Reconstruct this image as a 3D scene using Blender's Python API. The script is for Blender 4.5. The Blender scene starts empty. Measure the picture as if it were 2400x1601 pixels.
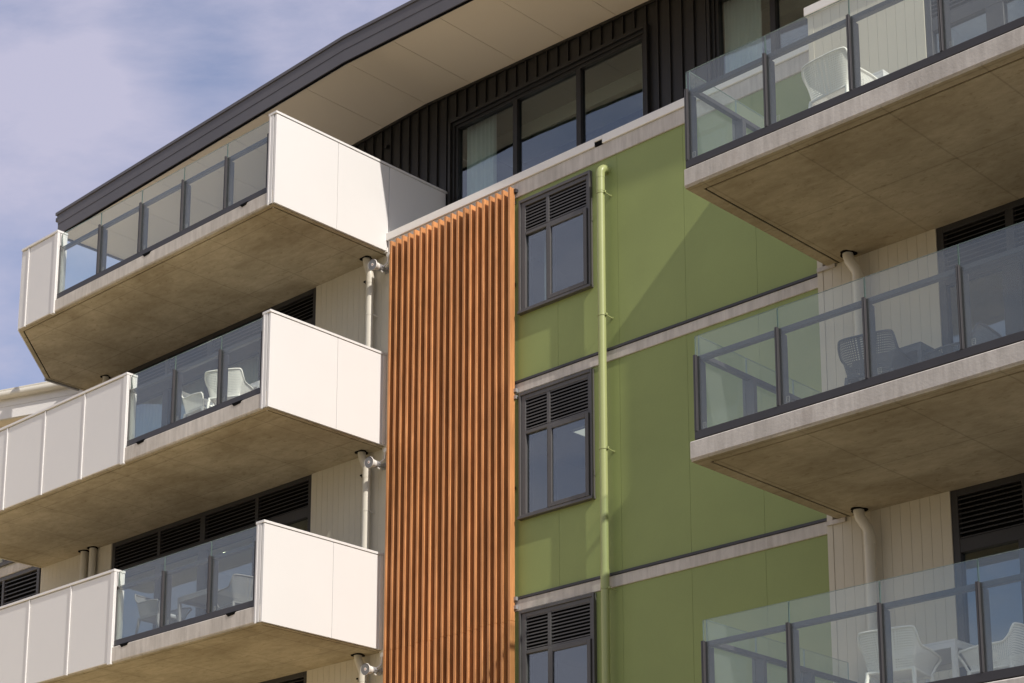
import bpy, math, random
from mathutils import Vector, Matrix, noise
R = math.radians
random.seed(7)
sc = bpy.context.scene
col = sc.collection

# ------------------------------------------------------------ camera
cd = bpy.data.cameras.new('camera'); cam = bpy.data.objects.new('camera', cd); col.objects.link(cam)
cam.location = (17.4966, -18.4247, 1.6)
cam.rotation_euler = (R(90 + 13.1277605), 0, R(43.6128421))
cd.sensor_width = 36; cd.lens = 36 * 4578.278 / 2400
cd.shift_y = (1596.874 - 800.5) / 2400
cd.clip_start = 0.1; cd.clip_end = 5000
sc.camera = cam
sc.view_settings.view_transform = 'Standard'; sc.view_settings.look = 'None'
sc.view_settings.exposure = 0.0; sc.view_settings.gamma = 1.0

# ------------------------------------------------------------ sun and sky
SUN = Vector((1.215, -0.212, 1.0)).normalized()
sl = bpy.data.lights.new('sun', 'SUN'); so = bpy.data.objects.new('sun', sl); col.objects.link(so)
sl.energy = 4.6; sl.angle = R(0.55); sl.color = (1.0, 0.935, 0.85)
so.rotation_euler = SUN.to_track_quat('Z', 'Y').to_euler(); so.location = (30, -10, 40)
w = bpy.data.worlds.new('World'); sc.world = w; w.use_nodes = True
nt = w.node_tree; nt.nodes.clear()
def N(t, typ, **kw):
    n = t.nodes.new(typ)
    for k, v in kw.items(): setattr(n, k, v)
    return n
sky = N(nt, 'ShaderNodeTexSky', sky_type='NISHITA', sun_disc=False)
sky.sun_elevation = math.asin(SUN.z); sky.sun_rotation = math.atan2(SUN.x, SUN.y)
sky.air_density = 1.0; sky.dust_density = 1.5; sky.ozone_density = 6.0
bg1 = N(nt, 'ShaderNodeBackground'); bg1.inputs[1].default_value = 0.14
nt.links.new(sky.outputs[0], bg1.inputs[0])
bg2 = N(nt, 'ShaderNodeBackground'); bg2.inputs[0].default_value = (0.56, 0.53, 0.67, 1); bg2.inputs[1].default_value = 1.0
tc = N(nt, 'ShaderNodeTexCoord'); mp = N(nt, 'ShaderNodeMapping'); mp.inputs['Scale'].default_value = (1.0, 1.0, 2.0)
mp.inputs['Location'].default_value = (0.30, 0.55, 0.15)
nz = N(nt, 'ShaderNodeTexNoise'); nz.inputs['Scale'].default_value = 4.2; nz.inputs['Detail'].default_value = 9; nz.inputs['Roughness'].default_value = 0.60; nz.inputs['Distortion'].default_value = 0.3
cr = N(nt, 'ShaderNodeValToRGB'); cr.color_ramp.elements[0].position = 0.36; cr.color_ramp.elements[1].position = 0.63
cr.color_ramp.elements[0].color = (0.22, 0.22, 0.22, 1); cr.color_ramp.elements[1].color = (0.97, 0.97, 0.97, 1)
mx = N(nt, 'ShaderNodeMixShader'); wo = N(nt, 'ShaderNodeOutputWorld')
L = nt.links.new
GAPS = ((-0.6959, 0.5018, 0.5137, 2.6, 0.10), (-0.6938, 0.5241, 0.4939, 2.0, 0.07), (-0.765, 0.44, 0.47, 4.5, -0.035))
L(tc.outputs['Generated'], mp.inputs[0]); L(mp.outputs[0], nz.inputs['Vector']); 
# a break in the cloud high on the left of the roof
acc = nz.outputs['Fac']
for gx, gy, gz, ang, k in GAPS:
    gd = N(nt, 'ShaderNodeVectorMath', operation='DOT_PRODUCT'); nrm = N(nt, 'ShaderNodeVectorMath', operation='NORMALIZE'); L(tc.outputs['Generated'], nrm.inputs[0]); L(nrm.outputs[0], gd.inputs[0]); gd.inputs[1].default_value = (gx, gy, gz)
    gm = N(nt, 'ShaderNodeMapRange', interpolation_type='SMOOTHSTEP'); L(gd.outputs['Value'], gm.inputs[0]); gm.inputs['From Min'].default_value = math.cos(R(ang)); gm.inputs['From Max'].default_value = math.cos(R(ang * 0.15)); gm.inputs['To Max'].default_value = k
    sb = N(nt, 'ShaderNodeMath', operation='SUBTRACT'); L(acc, sb.inputs[0]); L(gm.outputs[0], sb.inputs[1]); acc = sb.outputs[0]
L(acc, cr.inputs[0])
dn = N(nt, 'ShaderNodeVectorMath', operation='DOT_PRODUCT'); L(tc.outputs['Generated'], dn.inputs[0]); dn.inputs[1].default_value = (-0.69, 0.72, 0.0)
mrs = N(nt, 'ShaderNodeMapRange'); L(dn.outputs['Value'], mrs.inputs[0]); mrs.inputs['From Min'].default_value = -0.6; mrs.inputs['From Max'].default_value = 0.75
mxc = N(nt, 'ShaderNodeMixRGB'); L(mrs.outputs[0], mxc.inputs[0]); mxc.inputs[1].default_value = (0.76, 0.72, 0.745, 1); mxc.inputs[2].default_value = (0.55, 0.54, 0.695, 1)
L(mxc.outputs[0], bg2.inputs[0])
L(cr.outputs[0], mx.inputs[0]); L(bg1.outputs[0], mx.inputs[1]); L(bg2.outputs[0], mx.inputs[2]); L(mx.outputs[0], wo.inputs[0])

# ------------------------------------------------------------ materials
def newmat(name):
    m = bpy.data.materials.new(name); m.use_nodes = True
    t = m.node_tree; t.nodes.clear()
    return m, t
def paint(name, c, rough=0.5, var=0.06, scale=1.2, stretch=(1, 1, 1), metal=0.0, bump=0.0, bscale=60, spec=0.4, objvar=0.0, c2=None, detail=6, fine=0.0):
    """painted or natural surface whose colour drifts with soft noise"""
    m, t = newmat(name); l = t.links.new
    o = N(t, 'ShaderNodeOutputMaterial'); b = N(t, 'ShaderNodeBsdfPrincipled'); l(b.outputs[0], o.inputs[0])
    g = N(t, 'ShaderNodeTexCoord'); mp = N(t, 'ShaderNodeMapping'); mp.inputs['Scale'].default_value = stretch
    l(g.outputs['Object'], mp.inputs[0])
    nz = N(t, 'ShaderNodeTexNoise'); nz.inputs['Scale'].default_value = scale; nz.inputs['Detail'].default_value = detail; nz.inputs['Roughness'].default_value = 0.6
    l(mp.outputs[0], nz.inputs['Vector'])
    a = Vector(c) * (1 - var); d = Vector(c2) if c2 else Vector(c) * (1 + var)
    cr = N(t, 'ShaderNodeValToRGB'); cr.color_ramp.elements[0].position = 0.33; cr.color_ramp.elements[1].position = 0.67
    cr.color_ramp.elements[0].color = (*a, 1); cr.color_ramp.elements[1].color = (*d, 1)
    l(nz.outputs['Fac'], cr.inputs[0]); outc = cr.outputs[0]
    if fine:
        n3 = N(t, 'ShaderNodeTexNoise'); n3.inputs['Scale'].default_value = 45; n3.inputs['Detail'].default_value = 3
        l(mp.outputs[0], n3.inputs['Vector'])
        mr = N(t, 'ShaderNodeMapRange'); mr.inputs['From Min'].default_value = 0.3; mr.inputs['From Max'].default_value = 0.7
        mr.inputs['To Min'].default_value = 1 - fine; mr.inputs['To Max'].default_value = 1 + fine; l(n3.outputs['Fac'], mr.inputs[0])
        mm = N(t, 'ShaderNodeVectorMath', operation='SCALE'); l(outc, mm.inputs[0]); l(mr.outputs[0], mm.inputs['Scale']); outc = mm.outputs[0]
    if objvar:
        oi = N(t, 'ShaderNodeObjectInfo'); mr = N(t, 'ShaderNodeMapRange')
        mr.inputs['To Min'].default_value = 1 - objvar; mr.inputs['To Max'].default_value = 1 + objvar; l(oi.outputs['Random'], mr.inputs[0])
        mm = N(t, 'ShaderNodeVectorMath', operation='SCALE'); l(outc, mm.inputs[0]); l(mr.outputs[0], mm.inputs['Scale']); outc = mm.outputs[0]
    l(outc, b.inputs['Base Color'])
    b.inputs['Roughness'].default_value = rough; b.inputs['Metallic'].default_value = metal
    b.inputs['Specular IOR Level'].default_value = spec
    if bump:
        n2 = N(t, 'ShaderNodeTexNoise'); n2.inputs['Scale'].default_value = bscale; n2.inputs['Detail'].default_value = 4
        l(mp.outputs[0], n2.inputs['Vector']); bu = N(t, 'ShaderNodeBump'); bu.inputs['Strength'].default_value = bump; bu.inputs['Distance'].default_value = 0.01
        l(n2.outputs['Fac'], bu.inputs['Height']); l(bu.outputs[0], b.inputs['Normal'])
    return m
def concrete(name, base, dark, soffit=False):
    m, t = newmat(name); l = t.links.new
    o = N(t, 'ShaderNodeOutputMaterial'); b = N(t, 'ShaderNodeBsdfPrincipled'); l(b.outputs[0], o.inputs[0])
    b.inputs['Roughness'].default_value = 0.85; b.inputs['Specular IOR Level'].default_value = 0.2
    g = N(t, 'ShaderNodeTexCoord')
    def nz(sc_, st, det=6, ro=0.6):
        mp = N(t, 'ShaderNodeMapping'); mp.inputs['Scale'].default_value = st; l(g.outputs['Object'], mp.inputs[0])
        n = N(t, 'ShaderNodeTexNoise'); n.inputs['Scale'].default_value = sc_; n.inputs['Detail'].default_value = det; n.inputs['Roughness'].default_value = ro
        n.inputs['Distortion'].default_value = 0.4 if soffit else 0.0
        l(mp.outputs[0], n.inputs['Vector']); return n.outputs['Fac']
    def ramp(f, p0, p1, c0, c1):
        cr = N(t, 'ShaderNodeValToRGB'); cr.color_ramp.elements[0].position = p0; cr.color_ramp.elements[1].position = p1
        cr.color_ramp.elements[0].color = (*c0, 1); cr.color_ramp.elements[1].color = (*c1, 1); l(f, cr.inputs[0]); return cr.outputs[0]
    def mul(a_, b_, f=1.0):
        x = N(t, 'ShaderNodeMixRGB', blend_type='MULTIPLY'); x.inputs[0].default_value = f; l(a_, x.inputs[1]); l(b_, x.inputs[2]); return x.outputs[0]
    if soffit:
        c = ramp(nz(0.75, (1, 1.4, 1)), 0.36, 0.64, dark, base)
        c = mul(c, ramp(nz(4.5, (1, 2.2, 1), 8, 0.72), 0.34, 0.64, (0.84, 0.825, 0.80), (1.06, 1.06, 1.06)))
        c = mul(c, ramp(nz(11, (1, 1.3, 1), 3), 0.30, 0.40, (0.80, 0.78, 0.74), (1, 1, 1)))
        # pour marks and formwork sheet joints: faint lines on a 1.2 by 2.4 m grid, bent a little
        sx = N(t, 'ShaderNodeSeparateXYZ'); l(g.outputs['Object'], sx.inputs[0])
        def line(out, period, off, wd, wob):
            nn = nz(1.7, (1, 1, 1), 4); a1 = N(t, 'ShaderNodeMath', operation='MULTIPLY_ADD'); l(nn, a1.inputs[0]); a1.inputs[1].default_value = wob; l(sx.outputs[out], a1.inputs[2])
            a0 = N(t, 'ShaderNodeMath', operation='ADD'); l(a1.outputs[0], a0.inputs[0]); a0.inputs[1].default_value = off
            a2 = N(t, 'ShaderNodeMath', operation='PINGPONG'); l(a0.outputs[0], a2.inputs[0]); a2.inputs[1].default_value = period / 2
            a3 = N(t, 'ShaderNodeMapRange'); l(a2.outputs[0], a3.inputs[0]); a3.inputs['From Min'].default_value = 0; a3.inputs['From Max'].default_value = wd
            a3.inputs['To Min'].default_value = 0.74; a3.inputs['To Max'].default_value = 1.0; return a3.outputs[0]
        for args in ((0, 1.12, -0.25 + 0.0, 0.016, 0.03), (1, 1.36, 1.83, 0.016, 0.03)):
            v = line(*args); x = N(t, 'ShaderNodeVectorMath', operation='SCALE'); l(c, x.inputs[0]); l(v, x.inputs['Scale']); c = x.outputs[0]
    else:
        c = ramp(nz(1.6, (1, 1, 1)), 0.36, 0.64, dark, base)
        c = mul(c, ramp(nz(9, (1.6, 1.6, 0.16), 6, 0.65), 0.34, 0.66, (0.84, 0.835, 0.83), (1.06, 1.06, 1.06)))
        c = mul(c, ramp(nz(2.6, (1.5, 1.5, 0.5), 4), 0.60, 0.72, (1, 1, 1), (0.88, 0.86, 0.85)))
    l(c, b.inputs['Base Color'])
    bu = N(t, 'ShaderNodeBump'); bu.inputs['Strength'].default_value = 0.25; bu.inputs['Distance'].default_value = 0.01
    l(nz(30, (1, 1, 1), 5), bu.inputs['Height']); l(bu.outputs[0], b.inputs['Normal'])
    return m
def glassmat(name, tint, f0, gc=(0.94, 0.97, 1.0), haze=0.0):
    m, t = newmat(name); l = t.links.new
    o = N(t, 'ShaderNodeOutputMaterial'); tr = N(t, 'ShaderNodeBsdfTransparent'); tr.inputs[0].default_value = (*tint, 1)
    gl = N(t, 'ShaderNodeBsdfGlossy'); gl.inputs['Roughness'].default_value = 0.0; gl.inputs[0].default_value = (*gc, 1)
    ge = N(t, 'ShaderNodeNewGeometry'); dp = N(t, 'ShaderNodeVectorMath', operation='DOT_PRODUCT'); l(ge.outputs['Incoming'], dp.inputs[0]); l(ge.outputs['Normal'], dp.inputs[1])
    ab = N(t, 'ShaderNodeMath', operation='ABSOLUTE'); l(dp.outputs['Value'], ab.inputs[0])
    iv = N(t, 'ShaderNodeMath', operation='SUBTRACT'); iv.inputs[0].default_value = 1.0; l(ab.outputs[0], iv.inputs[1])
    pw = N(t, 'ShaderNodeMath', operation='POWER'); l(iv.outputs[0], pw.inputs[0]); pw.inputs[1].default_value = 5.0
    ma = N(t, 'ShaderNodeMath', operation='MULTIPLY_ADD'); l(pw.outputs[0], ma.inputs[0]); ma.inputs[1].default_value = 1 - f0; ma.inputs[2].default_value = f0
    if not haze:
        wg = N(t, 'ShaderNodeTexCoord'); wn = N(t, 'ShaderNodeTexNoise'); wn.inputs['Scale'].default_value = 1.6; wn.inputs['Detail'].default_value = 1; l(wg.outputs['Object'], wn.inputs['Vector'])
        wb = N(t, 'ShaderNodeBump'); wb.inputs['Strength'].default_value = 0.35; wb.inputs['Distance'].default_value = 0.004; l(wn.outputs['Fac'], wb.inputs['Height']); l(wb.outputs[0], gl.inputs['Normal'])
    mx = N(t, 'ShaderNodeMixShader'); l(ma.outputs[0], mx.inputs[0]); l(tr.outputs[0], mx.inputs[1]); l(gl.outputs[0], mx.inputs[2])
    if haze:
        df = N(t, 'ShaderNodeBsdfDiffuse'); df.inputs[0].default_value = (0.8, 0.82, 0.82, 1)
        m2 = N(t, 'ShaderNodeMixShader'); m2.inputs[0].default_value = haze; l(mx.outputs[0], m2.inputs[1]); l(df.outputs[0], m2.inputs[2]); l(m2.outputs[0], o.inputs[0])
    else: l(mx.outputs[0], o.inputs[0])
    return m
def wood(name):
    m, t = newmat(name); l = t.links.new
    o = N(t, 'ShaderNodeOutputMaterial'); b = N(t, 'ShaderNodeBsdfPrincipled'); l(b.outputs[0], o.inputs[0])
    g = N(t, 'ShaderNodeTexCoord'); oi = N(t, 'ShaderNodeObjectInfo')
    ad = N(t, 'ShaderNodeVectorMath', operation='ADD'); l(g.outputs['Object'], ad.inputs[0])
    sc3 = N(t, 'ShaderNodeVectorMath', operation='SCALE'); cx = N(t, 'ShaderNodeCombineXYZ')
    for i in range(3): l(oi.outputs['Random'], cx.inputs[i])
    l(cx.outputs[0], sc3.inputs[0]); sc3.inputs['Scale'].default_value = 37.0; l(sc3.outputs[0], ad.inputs[1])
    mp = N(t, 'ShaderNodeMapping'); mp.inputs['Scale'].default_value = (1, 1, 0.035); l(ad.outputs[0], mp.inputs[0])
    nz = N(t, 'ShaderNodeTexNoise'); nz.inputs['Scale'].default_value = 55; nz.inputs['Detail'].default_value = 6; nz.inputs['Roughness'].default_value = 0.65; l(mp.outputs[0], nz.inputs['Vector'])
    cr = N(t, 'ShaderNodeValToRGB'); cr.color_ramp.elements[0].position = 0.3; cr.color_ramp.elements[1].position = 0.7
    cr.color_ramp.elements[0].color = (0.42, 0.172, 0.06, 1); cr.color_ramp.elements[1].color = (0.72, 0.34, 0.135, 1); l(nz.outputs['Fac'], cr.inputs[0])
    mr = N(t, 'ShaderNodeMapRange'); mr.inputs['To Min'].default_value = 0.80; mr.inputs['To Max'].default_value = 1.16; l(oi.outputs['Random'], mr.inputs[0])
    n5 = N(t, 'ShaderNodeTexNoise'); n5.inputs['Scale'].default_value = 1.3; n5.inputs['Detail'].default_value = 3; l(ad.outputs[0], n5.inputs['Vector'])
    m5 = N(t, 'ShaderNodeMapRange'); m5.inputs['From Min'].default_value = 0.3; m5.inputs['From Max'].default_value = 0.7; m5.inputs['To Min'].default_value = 0.82; m5.inputs['To Max'].default_value = 1.14; l(n5.outputs['Fac'], m5.inputs[0])
    mk = N(t, 'ShaderNodeMath', operation='MULTIPLY'); l(mr.outputs[0], mk.inputs[0]); l(m5.outputs[0], mk.inputs[1])
    mm = N(t, 'ShaderNodeVectorMath', operation='SCALE'); l(cr.outputs[0], mm.inputs[0]); l(mk.outputs[0], mm.inputs['Scale']); l(mm.outputs[0], b.inputs['Base Color'])
    b.inputs['Roughness'].default_value = 0.5; b.inputs['Specular IOR Level'].default_value = 0.35
    bu = N(t, 'ShaderNodeBump'); bu.inputs['Strength'].default_value = 0.2; bu.inputs['Distance'].default_value = 0.003; l(nz.outputs['Fac'], bu.inputs['Height']); l(bu.outputs[0], b.inputs['Normal'])
    return m
def net(name, c):
    """moulded plastic pierced by a grid of small holes laid out on the UV map"""
    m, t = newmat(name); l = t.links.new
    o = N(t, 'ShaderNodeOutputMaterial'); b = N(t, 'ShaderNodeBsdfPrincipled'); b.inputs['Base Color'].default_value = (*c, 1); b.inputs['Roughness'].default_value = 0.5
    uv = N(t, 'ShaderNodeTexCoord'); s = N(t, 'ShaderNodeSeparateXYZ'); l(uv.outputs['UV'], s.inputs[0])
    fr = []
    for k in (0, 1):
        f = N(t, 'ShaderNodeMath', operation='PINGPONG'); l(s.outputs[k], f.inputs[0]); f.inputs[1].default_value = 0.5
        g = N(t, 'ShaderNodeMath', operation='GREATER_THAN'); l(f.outputs[0], g.inputs[0]); g.inputs[1].default_value = 0.29; fr.append(g.outputs[0])
    mu = N(t, 'ShaderNodeMath', operation='MULTIPLY'); l(fr[0], mu.inputs[0]); l(fr[1], mu.inputs[1])
    tr = N(t, 'ShaderNodeBsdfTransparent'); mx = N(t, 'ShaderNodeMixShader'); l(mu.outputs[0], mx.inputs[0]); l(b.outputs[0], mx.inputs[1]); l(tr.outputs[0], mx.inputs[2]); l(mx.outputs[0], o.inputs[0])
    return m
def emit(name, c, s):
    m, t = newmat(name); o = N(t, 'ShaderNodeOutputMaterial'); e = N(t, 'ShaderNodeEmission'); e.inputs[0].default_value = (*c, 1); e.inputs[1].default_value = s
    t.links.new(e.outputs[0], o.inputs[0]); return m

M = {}
M['green'] = paint('green cladding', (0.248, 0.295, 0.100), 0.55, 0.06, 0.7, bump=0.03, fine=0.02)
M['pipe_green'] = paint('green pipe paint', (0.33, 0.365, 0.155), 0.38, 0.03, 2.0)
M['beige'] = paint('beige boards', (0.56, 0.515, 0.415), 0.6, 0.03, 0.9, fine=0.015)
M['pipe_beige'] = paint('beige pipe paint', (0.60, 0.565, 0.48), 0.35, 0.03, 2.0)
M['white'] = paint('white panel coating', (0.69, 0.675, 0.662), 0.42, 0.015, 0.8, bump=0.015, bscale=14)
M['cap'] = paint('pale cap flashing', (0.80, 0.775, 0.735), 0.42, 0.03, 1.0)
M['gap_shade'] = paint('brown wall membrane', (0.15, 0.075, 0.035), 0.8, 0.1)  # dark brown stands for shade and bounced light between the battens
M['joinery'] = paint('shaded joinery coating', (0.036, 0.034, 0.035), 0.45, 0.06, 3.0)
M['dark'] = paint('charcoal powder coat', (0.047, 0.044, 0.047), 0.42, 0.06, 3.0)
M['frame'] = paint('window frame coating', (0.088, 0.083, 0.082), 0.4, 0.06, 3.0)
M['clad'] = paint('black metal cladding', (0.017, 0.015, 0.013), 0.42, 0.16, 2.0, stretch=(3, 3, 0.3))
M['fascia'] = paint('roof fascia metal', (0.098, 0.092, 0.098), 0.45, 0.07, 1.0)
M['black'] = paint('black', (0.006, 0.006, 0.006), 0.9, 0.1, spec=0.05)
M['soffit'] = paint('roof soffit paint', (0.77, 0.68, 0.55), 0.7, 0.015, 0.5)
M['conc'] = concrete('fair concrete edge', (0.60, 0.56, 0.515), (0.49, 0.455, 0.415))
M['under'] = concrete('concrete underside', (0.52, 0.455, 0.335), (0.37, 0.315, 0.22), True)  # blue lowered in the colour to carry warm ground bounce
M['timber'] = wood('cedar')
M['glass'] = glassmat('balustrade glass', (0.925, 0.965, 0.945), 0.07, haze=0.032)
M['edge'] = paint('glass edge', (0.17, 0.25, 0.225), 0.25, 0.05)
M['etch'] = paint('etched glass', (0.34, 0.37, 0.36), 0.8, 0.02)
M['pane'] = glassmat('window glass', (0.78, 0.84, 0.81), 0.135, (0.80, 0.86, 0.98))
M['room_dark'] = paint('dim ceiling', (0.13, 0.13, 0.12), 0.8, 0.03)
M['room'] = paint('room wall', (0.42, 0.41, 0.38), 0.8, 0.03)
M['curtain'] = paint('curtain cloth', (0.82, 0.84, 0.84), 0.9, 0.04, 3)
M['plastic'] = paint('white plastic', (0.88, 0.85, 0.79), 0.45, 0.02)
M['plastic_net'] = net('white net plastic', (0.88, 0.85, 0.79))
M['grey_plastic'] = paint('grey plastic', (0.17, 0.165, 0.16), 0.5, 0.02)
M['grey_net'] = net('grey net plastic', (0.17, 0.165, 0.16))
M['cushion'] = paint('grey cushion', (0.34, 0.35, 0.37), 0.9, 0.04)
M['char_plastic'] = paint('charcoal plastic', (0.085, 0.085, 0.09), 0.5, 0.02)
M['char_net'] = net('charcoal net plastic', (0.085, 0.085, 0.09))
M['steel'] = paint('galvanised steel', (0.36, 0.36, 0.37), 0.4, 0.08, metal=0.4)
M['horn'] = paint('horn plastic', (0.80, 0.78, 0.74), 0.4, 0.02)
M['horn_in'] = paint('horn throat', (0.20, 0.20, 0.21), 0.5, 0.05)
M['red'] = paint('red mark', (0.55, 0.12, 0.06), 0.5, 0.02)
M['lit'] = emit('lit diffuser', (1.0, 0.93, 0.82), 0.62)
M['lit_spot'] = emit('lit spot', (1.0, 0.88, 0.66), 14)
M['bounce'] = paint('pale paving', (0.74, 0.60, 0.36), 0.9, 0.06, 0.5)  # pale tone chosen to bounce light upward
M['ground'] = paint('shade-darkened earth', (0.13, 0.105, 0.06), 0.95, 0.12, 0.08, bump=0.2, bscale=4)  # unseen ground, colour darkened to stand for shade at the right
M['gutter'] = paint('cream gutter', (0.60, 0.57, 0.50), 0.35, 0.03)
M['wicker'] = paint('wicker', (0.42, 0.34, 0.22), 0.7, 0.1)

# ------------------------------------------------------------ mesh helpers
class MB:
    def __init__(s): s.v = []; s.f = []; s.sm = []; s.uv = {}
    def add(s, vs, fs, smooth=False):
        o = len(s.v); s.v += [tuple(v) for v in vs]
        for f in fs: s.f.append([i + o for i in f]); s.sm.append(smooth)
    def box(s, x0, x1, y0, y1, z0, z1):
        if x0 > x1: x0, x1 = x1, x0
        if y0 > y1: y0, y1 = y1, y0
        if z0 > z1: z0, z1 = z1, z0
        s.add([(x0,y0,z0),(x1,y0,z0),(x1,y1,z0),(x0,y1,z0),(x0,y0,z1),(x1,y0,z1),(x1,y1,z1),(x0,y1,z1)],
              [(0,3,2,1),(4,5,6,7),(0,1,5,4),(1,2,6,5),(2,3,7,6),(3,0,4,7)])
        return s
    def prism(s, poly, z0, z1):
        """poly: list of (x,y) anticlockwise; z0/z1 number or function of (x,y)"""
        f0 = z0 if callable(z0) else (lambda x, y: z0); f1 = z1 if callable(z1) else (lambda x, y: z1)
        n = len(poly)
        s.add([(x, y, f0(x, y)) for x, y in poly] + [(x, y, f1(x, y)) for x, y in poly],
              [tuple(range(n))[::-1], tuple(range(n, 2 * n))] + [(i, (i + 1) % n, n + (i + 1) % n, n + i) for i in range(n)])
        return s
    def ring(s, outer, inner, z0, z1):
        n = len(outer)
        vs = [(x, y, z) for z in (z0, z1) for P in (outer, inner) for x, y in P]
        fs = []
        for i in range(n):
            j = (i + 1) % n
            fs += [(i, n + i, n + j, j), (2*n + i, 2*n + j, 3*n + j, 3*n + i), (i, j, 2*n + j, 2*n + i), (n + i, 3*n + i, 3*n + j, n + j)]
        s.add(vs, fs); return s
    def tube(s, pts, r, n=16, cap=True, radii=None):
        pts = [Vector(p) for p in pts]; rings = []
        up = None
        for i, p in enumerate(pts):
            d = (pts[min(i + 1, len(pts) - 1)] - pts[max(i - 1, 0)]).normalized()
            if up is None:
                up = Vector((0, 0, 1)) if abs(d.z) < 0.9 else Vector((1, 0, 0))
            a = (up - d * up.dot(d)).normalized(); b = d.cross(a); up = a
            rr = radii[i] if radii else r
            rings.append([p + (a * math.cos(2*math.pi*k/n) + b * math.sin(2*math.pi*k/n)) * rr for k in range(n)])
        vs = [v for rg in rings for v in rg]; fs = []
        for i in range(len(rings) - 1):
            for k in range(n): fs.append((i*n + k, i*n + (k+1) % n, (i+1)*n + (k+1) % n, (i+1)*n + k))
        s.add(vs, fs, True)
        if cap: s.add(rings[0], [tuple(range(n))[::-1]]); s.add(rings[-1], [tuple(range(n))])
        return s
    def bar(s, p, q, wx, wy):
        """rectangular bar between two points"""
        p = Vector(p); q = Vector(q); d = (q - p).normalized()
        u = Vector((0, 0, 1)) if abs(d.z) < 0.9 else Vector((1, 0, 0))
        a = d.cross(u).normalized(); b = a.cross(d).normalized()
        vs = [c + a * (i * wx / 2) + b * (j * wy / 2) for c in (p, q) for i, j in ((-1,-1),(1,-1),(1,1),(-1,1))]
        s.add(vs, [(0,3,2,1),(4,5,6,7),(0,1,5,4),(1,2,6,5),(2,3,7,6),(3,0,4,7)]); return s
    def build(s, name, mat, parent=None, bevel=0.0, loc=None, segs=1):
        me = bpy.data.meshes.new(name); me.from_pydata(s.v, [], s.f)
        for p, k in zip(me.polygons, s.sm): p.use_smooth = k
        me.materials.append(mat if not isinstance(mat, str) else M[mat])
        if s.uv:
            ul = me.uv_layers.new(name='UVMap')
            for p in me.polygons:
                for li in p.loop_indices: ul.data[li].uv = s.uv.get(me.loops[li].vertex_index, (0, 0))
        me.update()
        o = bpy.data.objects.new(name, me); col.objects.link(o)
        if parent: o.parent = parent
        if loc: o.location = loc
        if bevel:
            b = o.modifiers.new('bevel', 'BEVEL'); b.width = bevel; b.segments = segs; b.limit_method = 'ANGLE'; b.angle_limit = R(40)
        return o
def B(name, mat, parent, *dims, bevel=0.0):
    return MB().box(*dims).build(name, mat, parent, bevel)
def tag(o, label=None, cat=None, group=None, kind=None):
    if label: o['label'] = label
    if cat: o['category'] = cat
    if group: o['group'] = group
    if kind: o['kind'] = kind
    return o
def empty(name, loc=(0, 0, 0), rz=0):
    o = bpy.data.objects.new(name, None); o.location = loc; o.rotation_euler = (0, 0, rz); o.empty_display_size = 0.3; col.objects.link(o); return o
def inset(poly, d):
    n = len(poly); out = []
    for i in range(n):
        p0, p1, p2 = Vector(poly[i-1]), Vector(poly[i]), Vector(poly[(i+1) % n])
        a = (p1 - p0).normalized(); b = (p2 - p1).normalized(); na = Vector((-a.y, a.x)); nb = Vector((-b.y, b.x))
        m = (na + nb).normalized(); k = d / max(0.2, m.dot(na)); out.append((p1.x + m.x * k, p1.y + m.y * k))
    return out

# ------------------------------------------------------------ ground
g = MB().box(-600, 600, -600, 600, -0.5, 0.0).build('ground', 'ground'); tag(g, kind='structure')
g = MB().box(-60, -1.5, -45, -0.5, 0.002, 0.006).build('bounce_sheet', 'bounce'); tag(g, kind='structure')  # added unseen sheet that throws light up to the left balcony undersides

# ============================================================ THE BUILDING
bld = empty('apartment_building')
tag(bld, 'modern apartment block with stacked concrete balconies, green wall, timber screen and dark roof', 'building')

def wall(name, mat, x0, x1, z0, z1, y0, y1, holes=(), joints=(), gap=0.0035, back=True, parent=bld):
    """wall of sheets between vertical joints with rectangular openings; a backing fills behind the joints"""
    def cells(m, x0, x1, ya, yb, js):
        xs = sorted(set([x0, x1] + [h[i] for h in holes for i in (0, 1)] + [j + k * gap / 2 for j in js for k in (-1, 1)]))
        zs = sorted(set([z0, z1] + [h[i] for h in holes for i in (2, 3)]))
        xs = [x for x in xs if x0 <= x <= x1]; zs = [z for z in zs if z0 <= z <= z1]
        for a, b in zip(xs, xs[1:]):
            c = (a + b) / 2
            if any(abs(c - j) < gap / 2 for j in js): continue
            run = None
            for p, q in zip(zs, zs[1:]):
                e = (p + q) / 2
                if any(h[0] < c < h[1] and h[2] < e < h[3] for h in holes):
                    if run: m.box(a, b, ya, yb, run[0], run[1]); run = None
                else: run = (run[0], q) if run else (p, q)
            if run: m.box(a, b, ya, yb, run[0], run[1])
    m = MB()
    if back and joints:
        yc = y0 + 0.014; cells(m, x0, x1, y0, yc, joints); cells(m, x0, x1, yc, y1, ())
    else: cells(m, x0, x1, y0, y1, joints)
    return m.build(name, mat, parent)

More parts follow.
